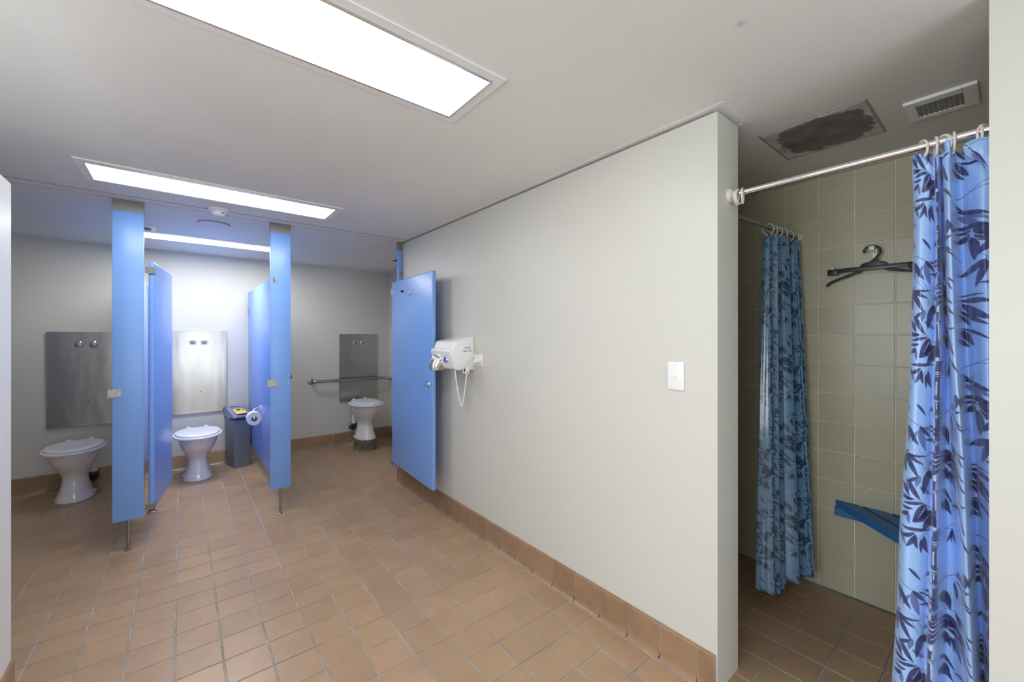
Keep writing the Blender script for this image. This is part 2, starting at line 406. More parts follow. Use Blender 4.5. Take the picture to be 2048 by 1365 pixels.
# ------------------------------------------------------------------ ceiling fittings
t = thing('smoke_detector', 'small round white smoke detector on the ceiling strip between the pilasters', 'detector', (.214, 3.67, H))
MB().lathe([(.062, 0), (.062, -.012), (.056, -.016), (.0, -.0165)], 32).build('base', 'white', t)
MB().lathe([(.045, -.016), (.045, -.024), (.040, -.030), (.036, -.040), (.0, -.042)], 32).build('sensor_head', 'white', t)
MB().lathe([(.006, -.0), (.006, -.004), (0, -.004)], 10, T(.02, -.038, -.030) @ R('X', 90)).build('indicator', 'hole', t)
t = thing('ceiling_disc', 'flat round white disc on the ceiling inside the middle cubicle', 'disc', (.212, 4.16, H))
MB().lathe([(.108, .001), (.108, -.011), (.0, -.0115)], 48).build('cover_plate', 'ceil', t)
MB().lathe([(.111, .001), (.111, -.010), (.109, -.010)], 48).build('shadow_ring', 'vent', t)

def vent(x0, x1, y0, y1, ix0, ix1, iy0, iy1, label, nx, ny, name='ceiling_vent'):
    t = thing(name, label, 'vent', ((x0+x1)/2, (y0+y1)/2, H)); ox, oy = (x0+x1)/2, (y0+y1)/2
    x0 -= ox; x1 -= ox; y0 -= oy; y1 -= oy; ix0 -= ox; ix1 -= ox; iy0 -= oy; iy1 -= oy
    f = MB()
    for a, b in (((x0, y0), (x1, iy0)), ((x0, iy1), (x1, y1)), ((x0, iy0), (ix0, iy1)), ((ix1, iy0), (x1, iy1))):
        f.box((*a, -.012), (*b, 0), .0015, seg=1)
    f.build('frame', 'white', t)
    MB().box((ix0, iy0, -.002), (ix1, iy1, -.0005)).build('recess', 'hole', t)
    for k in range(nx):
        yy = iy0+(k+.5)*(iy1-iy0)/nx
        MB().box((ix0, yy-.0018, -.011), (ix1, yy+.0018, -.002)).build('slat', 'vent', t)
    lv = MB()
    for k in range(ny):
        xx = ix0+(k+.5)*(ix1-ix0)/ny; lv.box((xx-.0012, iy0, -.009), (xx+.0012, iy1, -.004))
    o = lv.build('mesh_bars', 'vent', t); o['kind'] = 'stuff'
    return t
vent(2.244, 2.446, .080, .278, 2.29, 2.413, .118, .246, 'square white ceiling vent with dark grille over the shower', 9, 12)
vent(-.36, -.165, 4.58, 4.76, -.33, -.20, 4.61, 4.73, 'small white ceiling vent just right of the left blue pilaster', 6, 4)
vent(1.965, 2.16, 4.58, 4.81, 1.99, 2.13, 4.61, 4.78, 'small ceiling vent beside the right-hand narrow blue pilaster', 6, 4)
t = thing('access_panel', 'stained grey access hatch in the shower ceiling', 'hatch', (2.281, .554, H))
MB().box((-.191, -.186, -.004), (.191, .186, 0), .001, seg=1).build('panel', 'hatch', t)
f = MB()
for a, b in (((-.199, -.194), (.199, -.189)), ((-.199, .189), (.199, .194)), ((-.199, -.189), (-.194, .189)), ((.194, -.189), (.199, .189))): f.box((*a, -.0025), (*b, 0))
f.build('frame', 'vent', t)
for sx, sy in ((.165, -.15), (.165, -.165)): MB().lathe([(.004, -.004), (.004, -.0055), (0, -.0055)], 10, T(sx-.02 if sy > -.16 else sx, sy, 0)).build('screw', 'steel', t)

# ------------------------------------------------------------------ blue cubicle fronts
YP, TP, ZB, ZT = 3.80, .032, .210, 2.315
def pilaster(x0, x1, label, foot=True, zb=ZB):
    t = thing('pilaster', label, 'pilaster', ((x0+x1)/2, YP+TP/2, 0)); h = (x1-x0)/2
    MB().box((-h, -TP/2, zb), (h, TP/2, ZT), .003).build('panel', 'blue', t)
    MB().box((-h-.002, -TP/2-.002, ZT-.002), (h+.002, TP/2+.002, H-.0005), .001, seg=1).build('cap', 'cap', t)
    if foot:
        MB().lathe([(.010, .003), (.010, zb+.01)], 16).build('foot', 'steel', t)
        MB().lathe([(.020, 0), (.020, .004), (.012, .008)], 20).build('foot_flange', 'steel', t)
    return t
p1 = pilaster(-.358, -.200, 'wide blue pilaster at left between the two open cubicles, grey cap at the ceiling')
p2 = pilaster(.563, .710, 'blue pilaster in the middle of the photo with a grey scuff near its top')
p3 = pilaster(1.652, 1.692, 'narrow blue pilaster against the cream wall above the open right door', foot=False)
pilaster(-1.27, -1.11, 'blue pilaster at the far side of the left cubicle, hidden by the white screen wall')
def keeper(t, x):
    yf = -TP/2
    k = MB().box((x-.022, yf-.004, 1.052), (x+.034, yf-.0005, 1.108), .001, seg=1).box((x-.034, yf-.004, 1.052), (x-.020, yf+.02, 1.108), .001, seg=1).build('latch_keeper', 'bracket', t)
    for z in (1.064, 1.096): MB().lathe([(.006, 0), (.005, .004), (0, .006)], 12, T(x+.020, yf-.004, z) @ R('X', 90)).build('screw', 'chrome', k)
keeper(p1, -.079+.012); keeper(p2, -.0735+.012)
for z, r in ((1.135, .0055), (1.112, .005), (1.090, .0075), (1.070, .0055)):
    MB().lathe([(r, 0), (r*.9, .004), (r*.5, .007), (0, .008)], 14, T(.055, -TP/2, z) @ R('X', 90)).build('dome_bolt', 'chrome', p2)
MB().box((.0738, -.008, 1.105), (.083, .014, 1.137), .001, seg=1).build('rubber_stop', 'black', p2)
# scuff: flaked-off paint patch with its own outline
MB().prism([(-.055, 1.895), (-.030, 1.912), (-.038, 1.925), (-.050, 1.948), (-.057, 1.945)], -TP/2-.0006, -TP/2+.0005).build('paint_scuff', 'cap', p2)
br = MB().box((-.012, -TP/2-.004, 2.055), (.020, -TP/2, 2.100), .004, T(.006, 0, 0)).build('hinge_bracket', 'bracket', p3)
MB().lathe([(.004, 0), (.003, .002), (0, .002)], 10, T(.003, -TP/2-.004, 2.078) @ R('X', 90)).build('screw', 'steel', br)

def partition(x, y0, y1, label):
    t = thing('partition', label, 'partition', (x, (y0+y1)/2, 0)); h = (y1-y0)/2
    MB().box((-.015, -h, .215), (.015, h, 1.985), .003).build('panel', 'blue', t)
    for z in (.45, 1.75):
        MB().box((-.020, h-.03, z-.025), (-.0155, h+.005, z+.025), .001, seg=1).build('wall_bracket', 'bracket', t)
    return t
partition(-.279, YP+TP+.002, 5.745, 'blue partition hidden behind the left blue pilaster')
pt2 = partition(.637, YP+TP+.002, 5.735, 'blue partition receding behind the middle pilaster, toilet roll hanging on it')

def door(name, hinge, ang, width, label, hinge_side):
    # local x runs from hinge along the door; thickness in y
    t = thing(name, label, 'door', (*hinge, 0), math.radians(ang))
    MB().box((0, -.0165, .230), (width, .0165, 1.990), .011, seg=4).build('panel', 'blue', t)
    return t
# inward-opening door of the middle cubicle
dA = math.degrees(math.atan2(math.cos(math.radians(7.3)), math.sin(math.radians(7.3))))
d1 = door('cubicle_door', (-.163, 3.845), dA, .70, 'blue cubicle door open inwards, hinged on the left blue pilaster', 1)
for z in (1.93, .262):
    k = MB().box((-.012, -.0215, z-.022), (.028, -.0168, z+.022), .001, seg=1).box((-.014, -.020, z-.022), (-.001, .030, z+.022), .001, seg=1).build('hinge', 'bracket', d1)
    MB().tube([(-.008, .020, z-.026), (-.008, .020, z+.026)], .006, 12).build('hinge_pin', 'chrome', k)
MB().box((-.010, -.024, .205), (.03, .024, .2285), .003).build('pivot_shoe', 'bracket', d1)
# outward-opening door against the cream wall
dx, dy = 1.566-1.6185, 2.912-3.838; dB = math.degrees(math.atan2(dy, dx))
d3 = door('cubicle_door', (1.6185, 3.838), dB, .934, 'large blue cubicle door swung open against the cream wall beside the hand dryer', 1)
# room side of this door faces -X : local normal
sgn = -1  # local -y faces -X side (checked by rotation)
s = 1 if (Vector((0, 1, 0)).xyz @ Vector((0, 1, 0))) and math.cos(math.radians(dB))*0-math.sin(math.radians(dB)) < 0 else -1
def L3(x, y, z): return (x, s*y, z)
hk = MB().lathe([(.020, 0), (.020, .004), (.014, .008), (0, .009)], 20, T(.485, s*.0165, 1.853) @ R('X', -90*s)).build('coat_hook', 'chrome', d3)
MB().tube([L3(.485, .022, 1.853), L3(.480, .05, 1.852), L3(.478, .085, 1.856)], .0055, 10).build('buffer_arm', 'chrome', hk)
MB().tube([L3(.478, .083, 1.856), L3(.477, .104, 1.858)], .011, 14).build('rubber_tip', 'black', hk)
MB().tube([L3(.485, .022, 1.848), L3(.483, .032, 1.828), L3(.481, .046, 1.820), L3(.480, .058, 1.830)], .005, 10).build('hook_prong', 'chrome', hk)
lt = MB().box((.835, min(s*.0165, s*.024), 1.055), (.885, max(s*.0165, s*.024), 1.100), .003).build('latch', 'chrome', d3)
MB().tube([L3(.862, .024, 1.078), L3(.862, .040, 1.078)], .012, 16).build('latch_knob', 'chrome', lt)
MB().tube([L3(.862, .038, 1.088), L3(.845, .045, 1.052)], .005, 8).build('latch_lever', 'chrome', lt)
MB().box((-.002, min(s*.0165, s*.021), 1.875), (.022, max(s*.0165, s*.021), 1.925), .002).build('hinge', 'white', d3)
MB().box((-.008, -.022, .205), (.055, .022, .2285), .004).build('pivot_shoe', 'bracket', d3)

# toilet roll on the partition
t = thing('toilet_roll', 'white toilet roll hanging on a chrome holder on the blue partition', 'toilet roll', (.560, 4.74, .655))
n_ = 36; pr = MB()
def ringtube(ro_, ri_, l0, l1, mtx):
    mb = MB(); vs_ = []
    for rr_, yy in ((ro_, l0), (ro_, l1), (ri_, l1), (ri_, l0)):
        for k in range(n_): vs_.append((rr_*math.cos(2*PI*k/n_), yy, rr_*math.sin(2*PI*k/n_)))
    fs = [(a*n_+k, a*n_+(k+1) % n_, ((a+1) % 4)*n_+(k+1) % n_, ((a+1) % 4)*n_+k) for a in range(4) for k in range(n_)]
    mb.add(vs_, fs, True, mtx); return mb
q = R('Z', -3)
ringtube(.064, .026, -.05, .05, q).build('paper', 'paper', t)
ringtube(.026, .023, -.051, .051, q).build('core', 'card', t)
MB().box((-.0005, -.045, -.13), (.0006, .045, -.0), 0, q @ T(.0635, 0, 0)).build('loose_sheet', 'paper', t)
t = thing('toilet_roll_holder', 'chrome toilet roll arm fixed to the blue partition', 'holder', (.622, 4.78, .745))
MB().lathe([(.024, 0), (.022, .006), (.012, .012), (0, .012)], 20, R('Y', -90)).build('wall_rose', 'chrome', t)
MB().tube([(0, 0, 0), (-.03, -.005, .002), (-.062, -.02, -.012), (-.070, -.06, -.04), (-.068, -.095, -.078), (-.064, -.098, -.088)], .007, 10).build('arm', 'chrome', t)
MB().tube([(-.064, -.098, -.088), (-.040, .06, -.088)], .006, 10).build('spindle', 'chrome', t)

# ------------------------------------------------------------------ toilets
def toilet(x, y0, z0, label, group=None, lid_in=.010, lid_front=0, pipe=1):
    t = thing('toilet', label, 'toilet', (x, y0, z0))
    n = 44
    def ring(z, a, f, b, e=2.25):
        o = []
        for k in range(n):
            th = 2*PI*k/n; c, s_ = math.cos(th), math.sin(th)
            xx = a*math.copysign(abs(c)**(2/e), c); yy = math.copysign(abs(s_)**(2/e), s_)
            o.append((xx, yy*(b if yy > 0 else f), z))
        return o
    def loft(secs):
        mb = MB(); vs_ = []
        for r_ in secs: vs_ += r_
        fs = [(i*n+k, i*n+(k+1) % n, (i+1)*n+(k+1) % n, (i+1)*n+k) for i in range(len(secs)-1) for k in range(n)]
        fs += [tuple(range(n))[::-1], tuple(range((len(secs)-1)*n, len(secs)*n))]
        mb.add(vs_, fs, True); return mb
    S = [(0, .122, .188, .17), (.006, .126, .192, .174), (.018, .124, .190, .172), (.04, .115, .180, .168), (.08, .101, .163, .162), (.12, .091, .150, .158), (.15, .085, .142, .155), (.18, .0825, .137, .154), (.205, .0835, .140, .155),
         (.228, .090, .150, .158), (.255, .102, .170, .164), (.285, .119, .198, .173), (.32, .138, .230, .184), (.355, .153, .256, .195), (.39, .164, .273, .204), (.428, .169, .284, .21), (.436, .172, .288, .212), (.442, .170, .286, .210)]
    pan = loft([ring(*s_) for s_ in S]).build('pan', 'ceramic', t)
    for sx in (-1, 1): MB().lathe([(.011, 0), (.011, .008), (.006, .014), (0, .015)], 14, T(sx*.118, .06, .016)).build('bolt_cap', 'white', pan)
    loft([ring(.447, .192, .315, .205), ring(.444, .202, .325, .212), ring(.452, .208, .332, .214), ring(.462, .206, .330, .213), ring(.4655, .198, .320, .208)]).build('seat', 'seat', t)
    li = lid_in
    lid = [ring(.468, .196-li, .316-li+lid_front, .200), ring(.472, .200-li, .320-li+lid_front, .203), ring(.480, .198-li, .318-li+lid_front, .201), ring(.4845, .188-li, .308-li+lid_front, .193), ring(.4865, .15-li, .27-li, .16)]
    loft(lid).build('lid', 'seat', t)
    MB().box((-.105, .188, .444), (.105, .228, .474), .006).build('hinge_bar', 'seat', t)
    for sx in (-1, 1): MB().lathe([(.019, .470), (.019, .486), (.015, .492), (0, .493)], 18, T(sx*.075, .213, 0)).build('hinge', 'white', t)
    MB().lathe([(.0075, 0), (.0075, .002), (0, .002)], 12, T(.03, -.318+li+.004, .4775) @ R('X', 90)).build('buffer', 'hole', t) if lid_in > .015 else None
    # outlet trap swinging to one side behind the pan, down into a dark collar
    px_ = pipe*(.075 if pipe > 0 else .10)
    tr = MB().tube([(pipe*.03, .10, .27), (pipe*.07, .16, .30), (px_, .20, .285), (px_+pipe*.012, .215, .24), (px_+pipe*.012, .215, .15)], [.04, .036, .032, .030, .030], 16).build('outlet_pipe', 'ceramic', t)
    MB().lathe([(.038, 0), (.041, .006), (.041, .022), (.036, .028)], 20, T(px_+pipe*.012, .215, .135)).build('pipe_collar', 'green', tr)
    MB().tube([(px_+pipe*.012, .215, .14), (px_+pipe*.012, .22, .105), (px_+pipe*.012, .26, .085), (px_+pipe*.012, .345, .085)], .031, 16).build('waste_pipe', 'black', tr)
    return t
toilet(-.745, 5.385, 0, 'white toilet in the left cubicle, partly beside the wide blue pilaster', pipe=1)
toilet(.137, 5.37, 0, 'white toilet in the middle cubicle between the open blue door and grey bin', pipe=-.2)
toilet(1.875, 5.37, .138, 'white toilet raised on a dirty mortar plinth in the right cubicle', lid_in=.028, pipe=-.62)
# plinth under the right toilet
mb = MB(); n = 40; vs_ = []
for z, g_ in ((0, .012), (.012, .004), (.05, -.001), (.10, 0), (.1375, -.002)):
    for k in range(n):
        th = 2*PI*k/n; wob = random.uniform(-.0015, .0015)
        vs_.append(((.130+g_+wob)*math.cos(th), (.195 if math.sin(th) < 0 else .178)*math.sin(th)*(1+g_*6), z))
fs = [(i*n+k, i*n+(k+1) % n, (i+1)*n+(k+1) % n, (i+1)*n+k) for i in range(4) for k in range(n)]+[tuple(range(n))[::-1], tuple(range(4*n, 5*n))]
mb.add(vs_, fs, True); o = mb.build('mortar_plinth', 'cement'); o.location = (1.875, 5.37, 0)
tag(o, 'rough brown mortar plinth lifting the right-hand toilet', 'plinth')

# stainless splash panels with two flush buttons
def flush_panel(xc, z0, z1, label):
    t = thing('flush_panel', label, 'flush panel', (xc, YB, z0)); h = z1-z0; hw = .2585
    MB().box((-hw, -.020, 0), (hw, 0, h), .002, seg=1).build('sheet', 'sheet', t)
    for sx in (-.051, .051):
        b = MB().lathe([(.036, 0), (.036, .004), (.030, .007), (.029, .003)], 32, T(sx, -.020, h-.125) @ R('X', 90)).build('button_ring', 'chrome', t)
        MB().lathe([(.026, 0), (.026, .006), (.022, .008), (0, .0075)], 28, T(sx, -.020, h-.125) @ R('X', 90)).build('button', 'steel', b)
    MB().lathe([(.005, 0), (.005, .002), (0, .002)], 10, T(0.02, -.020, h*.26) @ R('X', 90)).build('rivet', 'hole', t)
    return t
flush_panel(-.727, .583, 1.507, 'stainless flush panel behind the left toilet')
flush_panel(.152, .605, 1.525, 'stainless flush panel behind the middle toilet')
flush_panel(1.925, .575, 1.497, 'stainless flush panel behind the right toilet and grab rail')

# grab rail
t = thing('grab_rail', 'bent stainless grab rail along the wall of the right cubicle', 'rail', (1.315, YB, .875))
pts = [(0, 0, 0), (0, -.05, 0), (.006, -.072, 0), (.022, -.085, 0), (.05, -.088, 0), (.92, -.088, 0), (.955, -.095, -.004), (.985, -.125, -.010), (1.0, -.17, -.014), (1.005, -.5, -.02), (1.005, -1.0, -.02), (1.01, -1.03, -.02), (1.03, -1.045, -.02), (1.054, -1.045, -.02)]
MB().tube(pts, .0195, 16).build('rail', 'steel', t)
MB().lathe([(.042, 0), (.042, .006), (.036, .010), (.018, .012)], 28, T(0, 0, 0) @ R('X', 90)).build('flange', 'steel', t)
MB().lathe([(.042, 0), (.042, .006), (.036, .010), (.018, .012)], 28, T(1.054, -1.045, -.02) @ R('Y', -90)).build('flange', 'steel', t)
t = thing('paper_dispenser', 'small white dispenser on the side wall of the right cubicle by the open door', 'dispenser', (2.37, 5.56, .90))
MB().box((-.040, -.09, 0), (0, .055, .105), .006).build('case', 'white', t)
MB().prism([(-.03, .045), (-.022, .03), (-.006, .058), (-.010, .062), (-.022, .04)], -.0905, -.0895).build('tick_mark', 'green', t)

# ------------------------------------------------------------------ bin
t = thing('rubbish_bin', 'tall narrow grey bin with a yellow sticker on its lid beside the toilet', 'bin', (.503, 5.565, 0), math.radians(14))
hw, hd = .083, .135
def frustum(a0, b0, a1, b1, z0, z1, r=.02, n=5):
    def rr_(a, b, z):
        o = []
        for q, (sx, sy) in enumerate(((1, 1), (-1, 1), (-1, -1), (1, -1))):
            for k in range(n):
                an = q*PI/2+k*PI/2/(n-1); o.append((sx*(a-r)+r*math.cos(an), sy*(b-r)+r*math.sin(an), z))
        return o
    m = 4*n
    return rr_(a0, b0, z0)+rr_(a1, b1, z1), [(i, (i+1) % m, m+(i+1) % m, m+i) for i in range(m)]+[tuple(range(m))[::-1], tuple(range(m, 2*m))]
v_, f_ = frustum(hw-.004, hd-.006, hw+.006, hd+.006, 0, .555, .012); MB().add(v_, f_, True).build('body', 'bin', t)
v_, f_ = frustum(hw+.008, hd+.009, hw+.009, hd+.010, .535, .556, .012); MB().add(v_, f_, True).build('bag_edge', 'black', t)
# lid: wedge profile rising to the back
lp = [(-hd-.018, .553), (-hd-.020, .575), (-hd+.0, .592), (.035, .648), (.060, .655), (hd-.02, .650), (hd+.010, .630), (hd+.012, .553)]
lid = MB().prism(lp, -hw-.012, hw+.012, 'x', bev=.008).build('lid', 'binlid', t)
ang = math.atan2(.648-.592, .035+hd)
mt = T(0, -.072, .6135) @ Matrix.Rotation(ang, 4, 'X')
st = MB().box((-.060, -.062, .0085), (.050, .062, .0098), 0, mt).build('sticker', 'yellow', lid)
pr = MB().box((-.050, -.040, .0098), (.035, -.030, .0104), 0, mt).box((-.050, -.026, .0098), (.000, -.022, .0104), 0, mt).build('lettering', 'sign', lid)
bl = MB().prism([(-.035, .030), (-.020, .018), (.000, .022), (.012, .034), (.006, .048), (-.012, .044), (-.026, .052)], .0098, .0106, 'z', mtx=mt).prism([(.028, .015), (.036, .012), (.044, .050), (.036, .054)], .0098, .0106, 'z', mtx=mt).build('pictogram', 'black', lid)
MB().box((-.045, .062, .640), (.045, .118, .6565), .006, None).build('lid_opening', 'hole', lid)
MB().box((-.050, -.062-.013, .0), (.030, -.062, .004), .002, mt).build('lid_lip', 'hole', lid)
for a_ in (hw+.010, -hw-.018): MB().box((a_, -.045, .535), (a_+.008, .035, .575), .003).build('side_clip', 'binlid', lid)

# ------------------------------------------------------------------ hand dryer, socket, switch (wall plane X = 1.70)
t = thing('hand_dryer', 'white hand dryer with chrome nozzle on the cream wall', 'hand dryer', (1.70, 2.69, 1.21))
# side profile in (x, z), x negative = out of the wall
pf = [(0, .0), (-.150, .006), (-.168, .02), (-.200, .125), (-.205, .150), (-.178, .165), (-.160, .205), (-.150, .218), (-.02, .248), (0, .250)]
MB().prism(pf[::-1], -.150, .150, 'y', bev=.009).build('casing', 'white_enamel', t)
MB().prism([(-.181, .166), (-.164, .202), (-.161, .200), (-.178, .164)], -.11, .115).build('front_window', 'sign', t)
dz = MB().lathe([(.044, -.03), (.046, .0), (.044, .022), (.034, .044), (.018, .054), (0, .057)], 28, T(-.172, .058, .058) @ R('Y', -62) @ Matrix.Scale(1.15, 4)).lathe([(.048, -.032), (.048, -.022), (.045, -.018)], 28, T(-.172, .058, .058) @ R('Y', -62) @ Matrix.Scale(1.15, 4)).build('nozzle', 'chrome', t)
MB().tube([(-.190, .058, .074), (-.216, .058, .034), (-.219, .058, .000)], [.052, .047, .040], 20).build('nozzle_spout', 'chrome', dz)
bt = MB().lathe([(.024, 0), (.024, .012), (.020, .020), (.018, .020)], 24, T(-.178, -.060, .082) @ R('Y', -80)).build('push_button', 'chrome', t)
MB().lathe([(.0185, .012), (.0185, .021), (0, .024)], 24, T(-.178, -.060, .082) @ R('Y', -80)).build('button_face', 'bluebtn', bt)
ib = MB()
for k, (a, b, z) in enumerate(((-.085, -.030, .170), (-.080, -.035, .158), (-.095, -.070, .147), (-.055, -.025, .147), (-.095, -.060, .140), (-.050, -.022, .141))):
    ib.box((a, -.1508, z), (b, -.1498, z+.0035))
ib.build('lettering', 'ink', t)
ib = MB()
for y_ in (.045, .032, .018, -.002, -.014): ib.box((-.1985, y_, .131), (-.1972, y_+.008, .1345))
ib.build('worn_lettering', 'beige', t)
cable = [(-.150, -.125, .012), (-.151, -.135, -.03), (-.146, -.148, -.12), (-.134, -.156, -.20), (-.124, -.162, -.245), (-.119, -.165, -.256), (-.113, -.168, -.245), (-.104, -.172, -.19), (-.092, -.175, -.10), (-.082, -.178, -.02), (-.076, -.182, .020), (-.068, -.195, .048), (-.058, -.215, .070), (-.048, -.232, .076)]
# smooth the cable
def smooth(P, it=3):
    P = [Vector(p) for p in P]
    for _ in range(it):
        Q = [P[0]]
        for a, b in zip(P, P[1:]): Q += [a*.75+b*.25, a*.25+b*.75]
        Q.append(P[-1]); P = Q
    return P
MB().tube(smooth(cable), .0042, 10).build('power_cord', 'white', t)
pg = MB().lathe([(.019, 0), (.021, .012), (.019, .028), (.012, .036), (0, .037)], 20, T(-.009, -.232, .077) @ R('Y', -90)).build('plug', 'white', t)
MB().tube([(-.035, -.232, .077), (-.046, -.230, .070), (-.050, -.222, .055)], [.011, .009, .006], 12).build('plug_boot', 'white', pg)
tm = T(-.088, -.183, .004) @ R('Y', 12)
tg = MB().box((-.030, -.001, -.022), (.024, .001, .022), .0005, tm, 1).build('test_tag', 'sign', t)
MB().box((-.024, -.0018, -.012), (-.012, -.0008, .012), 0, tm).box((.002, -.0018, -.016), (.014, -.0008, -.011), 0, tm).build('tag_print', 'hole', tg)
t = thing('wall_socket', 'white power socket beside the hand dryer', 'socket', (1.70, 2.480, 1.288))
MB().box((-.009, -.058, -.043), (0, .058, .043), .003).build('plate', 'white', t)
MB().box((-.011, -.048, .018), (-.008, -.036, .030), .001, seg=1).build('rocker', 'white', t)
MB().lathe([(.003, 0), (.003, .001), (0, .001)], 8, T(-.009, -.044, 0) @ R('Y', -90)).build('screw', 'vent', t)
t = thing('light_switch', 'white light switch plate near the end of the cream wall', 'switch', (1.70, .937, 1.288))
MB().box((-.010, -.038, -.062), (0, .038, .062), .003).build('plate', 'white', t)
rk = MB().box((-.0115, -.010, -.011), (-.009, .010, .011), .001, seg=1).build('rocker_surround', 'white', t)
MB().prism([(-.0115, -.009), (-.0115, .009), (-.0135, .007), (-.0165, .000), (-.0135, -.009)], -.008, .008).build('rocker', 'white_enamel', rk)
MB().lathe([(.0032, 0), (.0032, .0008), (0, .0008)], 12, T(-.010, .002, .048) @ R('Y', -90)).build('screw', 'beige', t)
MB().lathe([(.0030, 0), (.0030, .0008), (0, .0008)], 12, T(-.010, .002, -.048) @ R('Y', -90)).build('screw', 'white', t)

# ------------------------------------------------------------------ shower: rods and rings
def ring_mesh(r=.026, tr=.0034, gap=22):
    pts = [(r*math.cos(a), 0, r*math.sin(a)*1.15) for a in [math.radians(gap+(360-gap)*k/28-110) for k in range(29)]]
    ob = MB().tube(pts, tr, 8).build('curtain_ring', 'ring'); me = ob.data; bpy.data.objects.remove(ob); return me
rm = ring_mesh()
RX, RZ = 1.812, 2.060
t = thing('curtain_rod', 'shiny chrome curtain rod across the shower opening', 'rod', (RX, .4, RZ))
MB().tube([(0, .36, 0), (0, -.36, 0)], .0125, 20).build('rod', 'chrome', t)
MB().lathe([(.030, 0), (.028, .010), (.016, .018), (.016, .022)], 24, T(0, .36, 0) @ R('X', 90)).build('end_socket', 'ring', t)
def rings(ys, group, f):
    for k, (p_, tilt) in enumerate(ys): f(k, p_, tilt)
for k, (y, tilt, lab) in enumerate([(.732, 3, 'cream curtain ring tight against the far end of the chrome rod'), (.722, -6, 'second cream curtain ring from the far end of the chrome rod'), (.708, 14, 'third cream ring from the far rod end, slightly tilted'),
                      (.180, 34, 'cream ring holding the far edge of the bright bamboo curtain'), (.150, 12, 'cream ring left of the gathered curtain fold'), (.135, 48, 'cream ring half hidden behind the gathered curtain fold'), (.112, 8, 'cream ring right of the gathered curtain fold'),
                      (.060, 12, 'cream ring at the near end of the rod, crossing another ring'), (.052, -28, 'cream ring crossing another beside the near wall edge')]):
    o = link('curtain_ring', rm, None, (RX, y, RZ-.013), (0, 0, math.radians(tilt)))
    tag(o, lab, 'curtain ring', 'cream rings on the front shower rod')
t = thing('curtain_rod', 'dark inner curtain rod across the shower compartment', 'rod', (2.40, .850, 2.060), math.radians(-3.6))
MB().tube([(-.503, 0, 0), (.509, 0, 0)], .0105, 16).build('rod', 'steel', t)
MB().lathe([(.026, 0), (.024, .010), (.014, .016)], 20, T(.509, 0, 0) @ R('Y', -90)).build('end_socket', 'ring', t)
MB().lathe([(.026, 0), (.024, .010), (.014, .016)], 20, T(-.503, 0, 0) @ R('Y', 90)).build('end_socket', 'ring', t)
for k, x in enumerate((2.495, 2.56, 2.605, 2.68, 2.76, 2.84)):
    o = link('curtain_ring', rm, None, (x, .850-.063*(x-2.40), 2.049), (0, 0, math.radians(90+(12, -25, 20, -10, 25, -15)[k])))
    tag(o, ('first', 'second', 'third', 'fourth', 'fifth', 'last')[k]+' cream ring from the left on the inner rod, above the dark teal curtain', 'curtain ring', 'cream rings on the inner shower rod')

# ------------------------------------------------------------------ bamboo print, drawn once as a repeat (units: 0.35 mm), then sampled per vertex
W_, PH = 1000, 1436
LIGHT = np.array((.33, .54, .92)); MID = np.array((.085, .115, .33)); DARK = np.array((.026, .020, .12)); PALE = np.array((.50, .64, .93))
img = np.tile(LIGHT, (PH, W_, 1)).astype(np.float64)
TY = [0, 1365]
BT = [[115, 385, 475, 650, 735, 930], [40, 335, 455, 690, 800, 950]]
SU = [0, 270, 360, 535, 620, 815]
def to_s(x, y):
    k = y/1365.
    b = [BT[0][i]*(1-k)+BT[1][i]*k for i in range(6)]
    if x < b[0]: return x-b[0]
    for i in range(5):
        if x <= b[i+1] or i == 4: return SU[i]+(x-b[i])/(b[i+1]-b[i])*(SU[i+1]-SU[i])
def blend(mask, col, y0, x0):
    hh, ww = mask.shape
    yi = np.arange(y0, y0+hh) % PH; xi = np.arange(x0, x0+ww) % W_
    sub = img[np.ix_(yi, xi)]
    img[np.ix_(yi, xi)] = sub*(1-mask[..., None])+col*mask[..., None]
def leaf(bx, by, tx, ty, wd, tone=0, curve=None):
    sx, sxx = to_s(bx, by), to_s(tx, ty)
    ax, ay, cx, cy = sx, by, sxx, ty
    Ln = math.hypot(cx-ax, cy-ay)+1e-6
    if curve is None: curve = random.uniform(-.08, .08)
    pad = wd+abs(curve)*Ln+4
    x0, x1 = int(min(ax, cx)-pad), int(max(ax, cx)+pad); y0, y1 = int(min(ay, cy)-pad), int(max(ay, cy)+pad)
    X, Y = np.meshgrid(np.arange(x0, x1), np.arange(y0, y1))
    ux, uy = (cx-ax)/Ln, (cy-ay)/Ln
    a = ((X-ax)*ux+(Y-ay)*uy)/Ln; v = -(X-ax)*uy+(Y-ay)*ux - curve*Ln*4*a*(1-a)
    ac = np.clip(a, 0, 1)
    hw_ = wd*.5*np.power(np.clip(np.sin(PI*np.power(ac, .78)), 0, 1), .85)
    m_ = np.clip(hw_-np.abs(v)+.7, 0, 1)*(a > 0)*(a < 1)
    blend(m_*(.93 if tone == 0 else .85), (DARK, MID, PALE)[tone], y0, x0)
def twig(pts, wd=4, tone=0):
    for (a, b), (c, d) in zip(pts, pts[1:]):
        s0, s1 = to_s(a, b), to_s(c, d); x0, x1 = int(min(s0, s1)-wd-2), int(max(s0, s1)+wd+2); y0, y1 = int(min(b, d)-wd-2), int(max(b, d)+wd+2)
        X, Y = np.meshgrid(np.arange(x0, x1), np.arange(y0, y1)); Ln = math.hypot(s1-s0, d-b)+1e-6
        ux, uy = (s1-s0)/Ln, (d-b)/Ln; a_ = np.clip(((X-s0)*ux+(Y-b)*uy), 0, Ln)
        ds = np.hypot(X-s0-a_*ux, Y-b-a_*uy); blend(np.clip(wd*.5-ds+.6, 0, 1)*.9, (DARK, MID, PALE)[tone], y0, x0)
